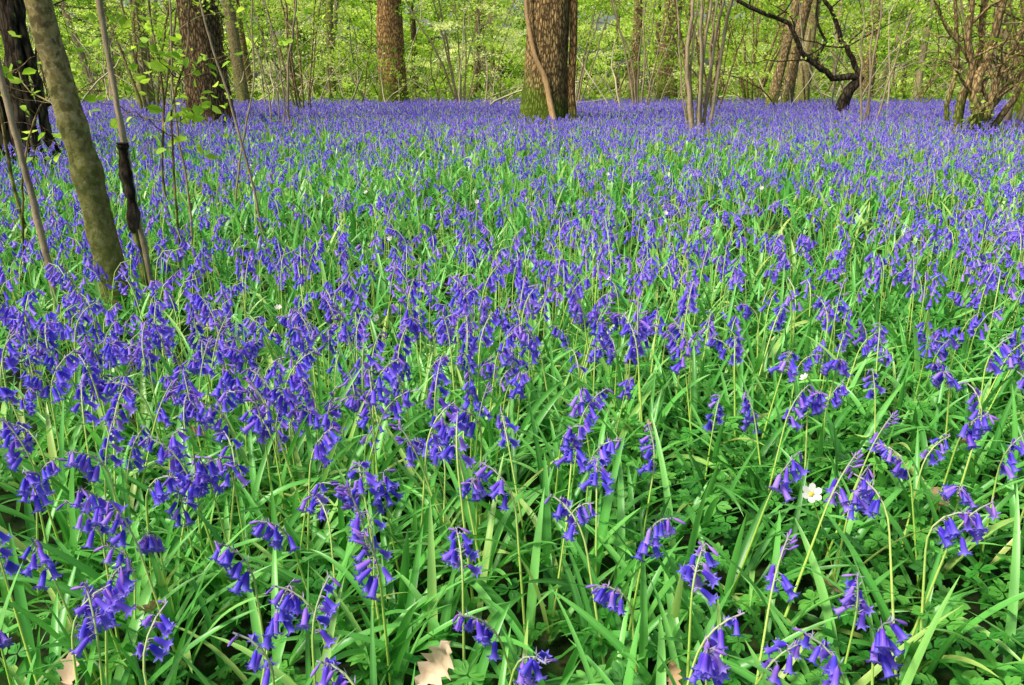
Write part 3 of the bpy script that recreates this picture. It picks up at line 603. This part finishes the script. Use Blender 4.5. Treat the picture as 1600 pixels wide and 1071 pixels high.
# anemone flowers
V=[];Q=[]
for k in range(6):
    a=k*PI/3; d=np.array([math.cos(a),math.sin(a),0]); s=np.array([-d[1],d[0],0]); b=len(V); z=.0006*(k%2)
    V+=[d*.002+[0,0,z],d*.009+s*.006+[0,0,.005+z],d*.015+s*.005+[0,0,.009+z],d*.018+[0,0,.010+z],d*.015-s*.005+[0,0,.009+z],d*.009-s*.006+[0,0,.005+z]]; Q+=[(b,b+1,b+2,b+3),(b,b+3,b+4,b+5)]
ME_pet=newmesh("petals",np.array(V),Q,np.zeros((len(V),3)),False,[M_white])
a=Acc(); tube(a,[(0,0,.001),(0,0,.003),(0,0,.005),(0,0,.0062)],[.0045,.0045,.003,.0003],10,.15); ME_cen=a.mesh("flower_centre",[M_yel])
a=Acc(); tube(a,spline([(0,0,-.25),(.004,0,-.1),(0,0,0)],6),[.0011]*6,5,0); ME_ast=a.mesh("stem",[M_stem])
ME_al=newmesh("leaves",TA*.03+np.array([0,0,-.07]),QA,np.zeros((len(TA),3)),False,[M_anleaf])
ap=[(.56,1.34,.26,1.1),(-.07,2.15,.29,.8),(.74,1.9,.28,.7),(-.77,2.55,.28,.7),(-.42,2.4,.29,.7),(.8,4.2,.33,.8),(-.2,4.6,.33,.8),(.15,3.6,.31,.8),(.7,6.0,.33,.9),(-.9,5.0,.33,.8),(1.6,5.2,.33,.8),(.35,2.9,.3,.7),(-.55,3.6,.31,.8)]
for (x_,y_,z_,s) in ap:
    e=bpy.data.objects.new("wood_anemone",None); e.empty_display_size=.03; col.objects.link(e); e.location=(x_,y_,z_); e.rotation_euler=(rg.uniform(.3,1.0),rg.normal(0,.4),rg.normal(0,.5)); e.scale=(s,s,s)
    thing(e,"white wood anemone flower with yellow centre","flower","white anemones among the bluebells")
    obj("petals",ME_pet,e); obj("flower_centre",ME_cen,e); s_=obj("stem",ME_ast,e); s_.rotation_euler=(-e.rotation_euler[0],0,0); s2=obj("leaves",ME_al,e); s2.rotation_euler=s_.rotation_euler

# fallen oak leaves
def oakleaf(seed,mat):
    r_=np.random.default_rng(seed); n=15; t=np.linspace(0,1,n); w=.24*np.sin(PI*np.clip(t,.02,.98))**.6*(1+.38*np.sin(t*28+r_.uniform(0,3))); w[0]=.015;w[-1]=.02
    V=[]; 
    for i in range(n):
        for k,f in enumerate((-1,-.5,0,.5,1)):
            V.append((t[i],f*w[i]+.05*math.sin(t[i]*4+seed),.22*abs(f)**1.5*w[i]*3*r_.uniform(.7,1.1)+.16*math.sin(t[i]*5+seed)+.03*r_.normal()))
    Q=[(i*5+k,i*5+k+1,(i+1)*5+k+1,(i+1)*5+k) for i in range(n-1) for k in range(4)]
    A=np.zeros((len(V),3)); A[:,0]=.5
    return newmesh("fallen_leaf",np.array(V)-[.5,0,0],Q,A,True,[mat])
ol=[oakleaf(s,M_dead) for s in (1,2,3,4)]; pale=oakleaf(3,M_pale)
fp=[(-.105,.915,.235,.085),(-.215,.96,.12,.06),(-.62,1.15,.15,.055),(.58,1.25,.12,.05),(.25,1.02,.12,.045),(-1.05,2.6,.2,.08),(-.75,1.75,.2,.06),(.35,1.85,.17,.055),(1.05,1.7,.2,.055),(.9,1.5,.16,.06),(-.66,.98,.16,.06)]
for k,(x_,y_,z_,s_) in enumerate(fp):
    o=obj("fallen_leaf",ol[k%4] if k else pale); o.location=(x_,y_,z_); o.scale=(s_,)*3; o.rotation_euler=(rg.normal(.5,.4),rg.normal(0,.5),rg.uniform(0,6.28))
    if k==0: o.rotation_euler=(1.0,-.9,.2)
    thing(o,"curled dry brown oak leaf caught among green leaves" if k else "pale tan oak leaf standing among green leaves","fallen leaf","dry oak leaves lying in the foliage")

# ---------------------------------------------------------------- light, world, camera
el=math.radians(52); azv=math.radians(-120)
w=bpy.data.worlds.new("World"); scene.world=w; w.use_nodes=True; n=w.node_tree
bg=n.nodes["Background"]; sk=n.nodes.new("ShaderNodeTexSky"); sk.sky_type='NISHITA'; sk.sun_disc=False; sk.sun_elevation=el; sk.sun_rotation=azv; sk.air_density=1; sk.dust_density=4; sk.ozone_density=1
n.links.new(sk.outputs[0],bg.inputs[0]); bg.inputs[1].default_value=.15
sl=bpy.data.lights.new("sun","SUN"); sl.energy=5.0; sl.angle=math.radians(16); sl.color=(1,.95,.85)
so=bpy.data.objects.new("sun",sl); col.objects.link(so); dv=Vector((math.sin(azv)*math.cos(el),math.cos(azv)*math.cos(el),math.sin(el))); so.rotation_euler=dv.to_track_quat('Z','Y').to_euler(); so.location=dv*30
cam=bpy.data.cameras.new("camera"); co=bpy.data.objects.new("camera",cam); col.objects.link(co); co.location=(0,0,1.0); co.rotation_euler=(math.radians(90-18.2),0,0)
cam.sensor_width=36; cam.lens=28.26; cam.clip_start=.02; cam.clip_end=600; scene.camera=co
scene.view_settings.view_transform='Standard'; scene.view_settings.look='None'; scene.view_settings.exposure=0
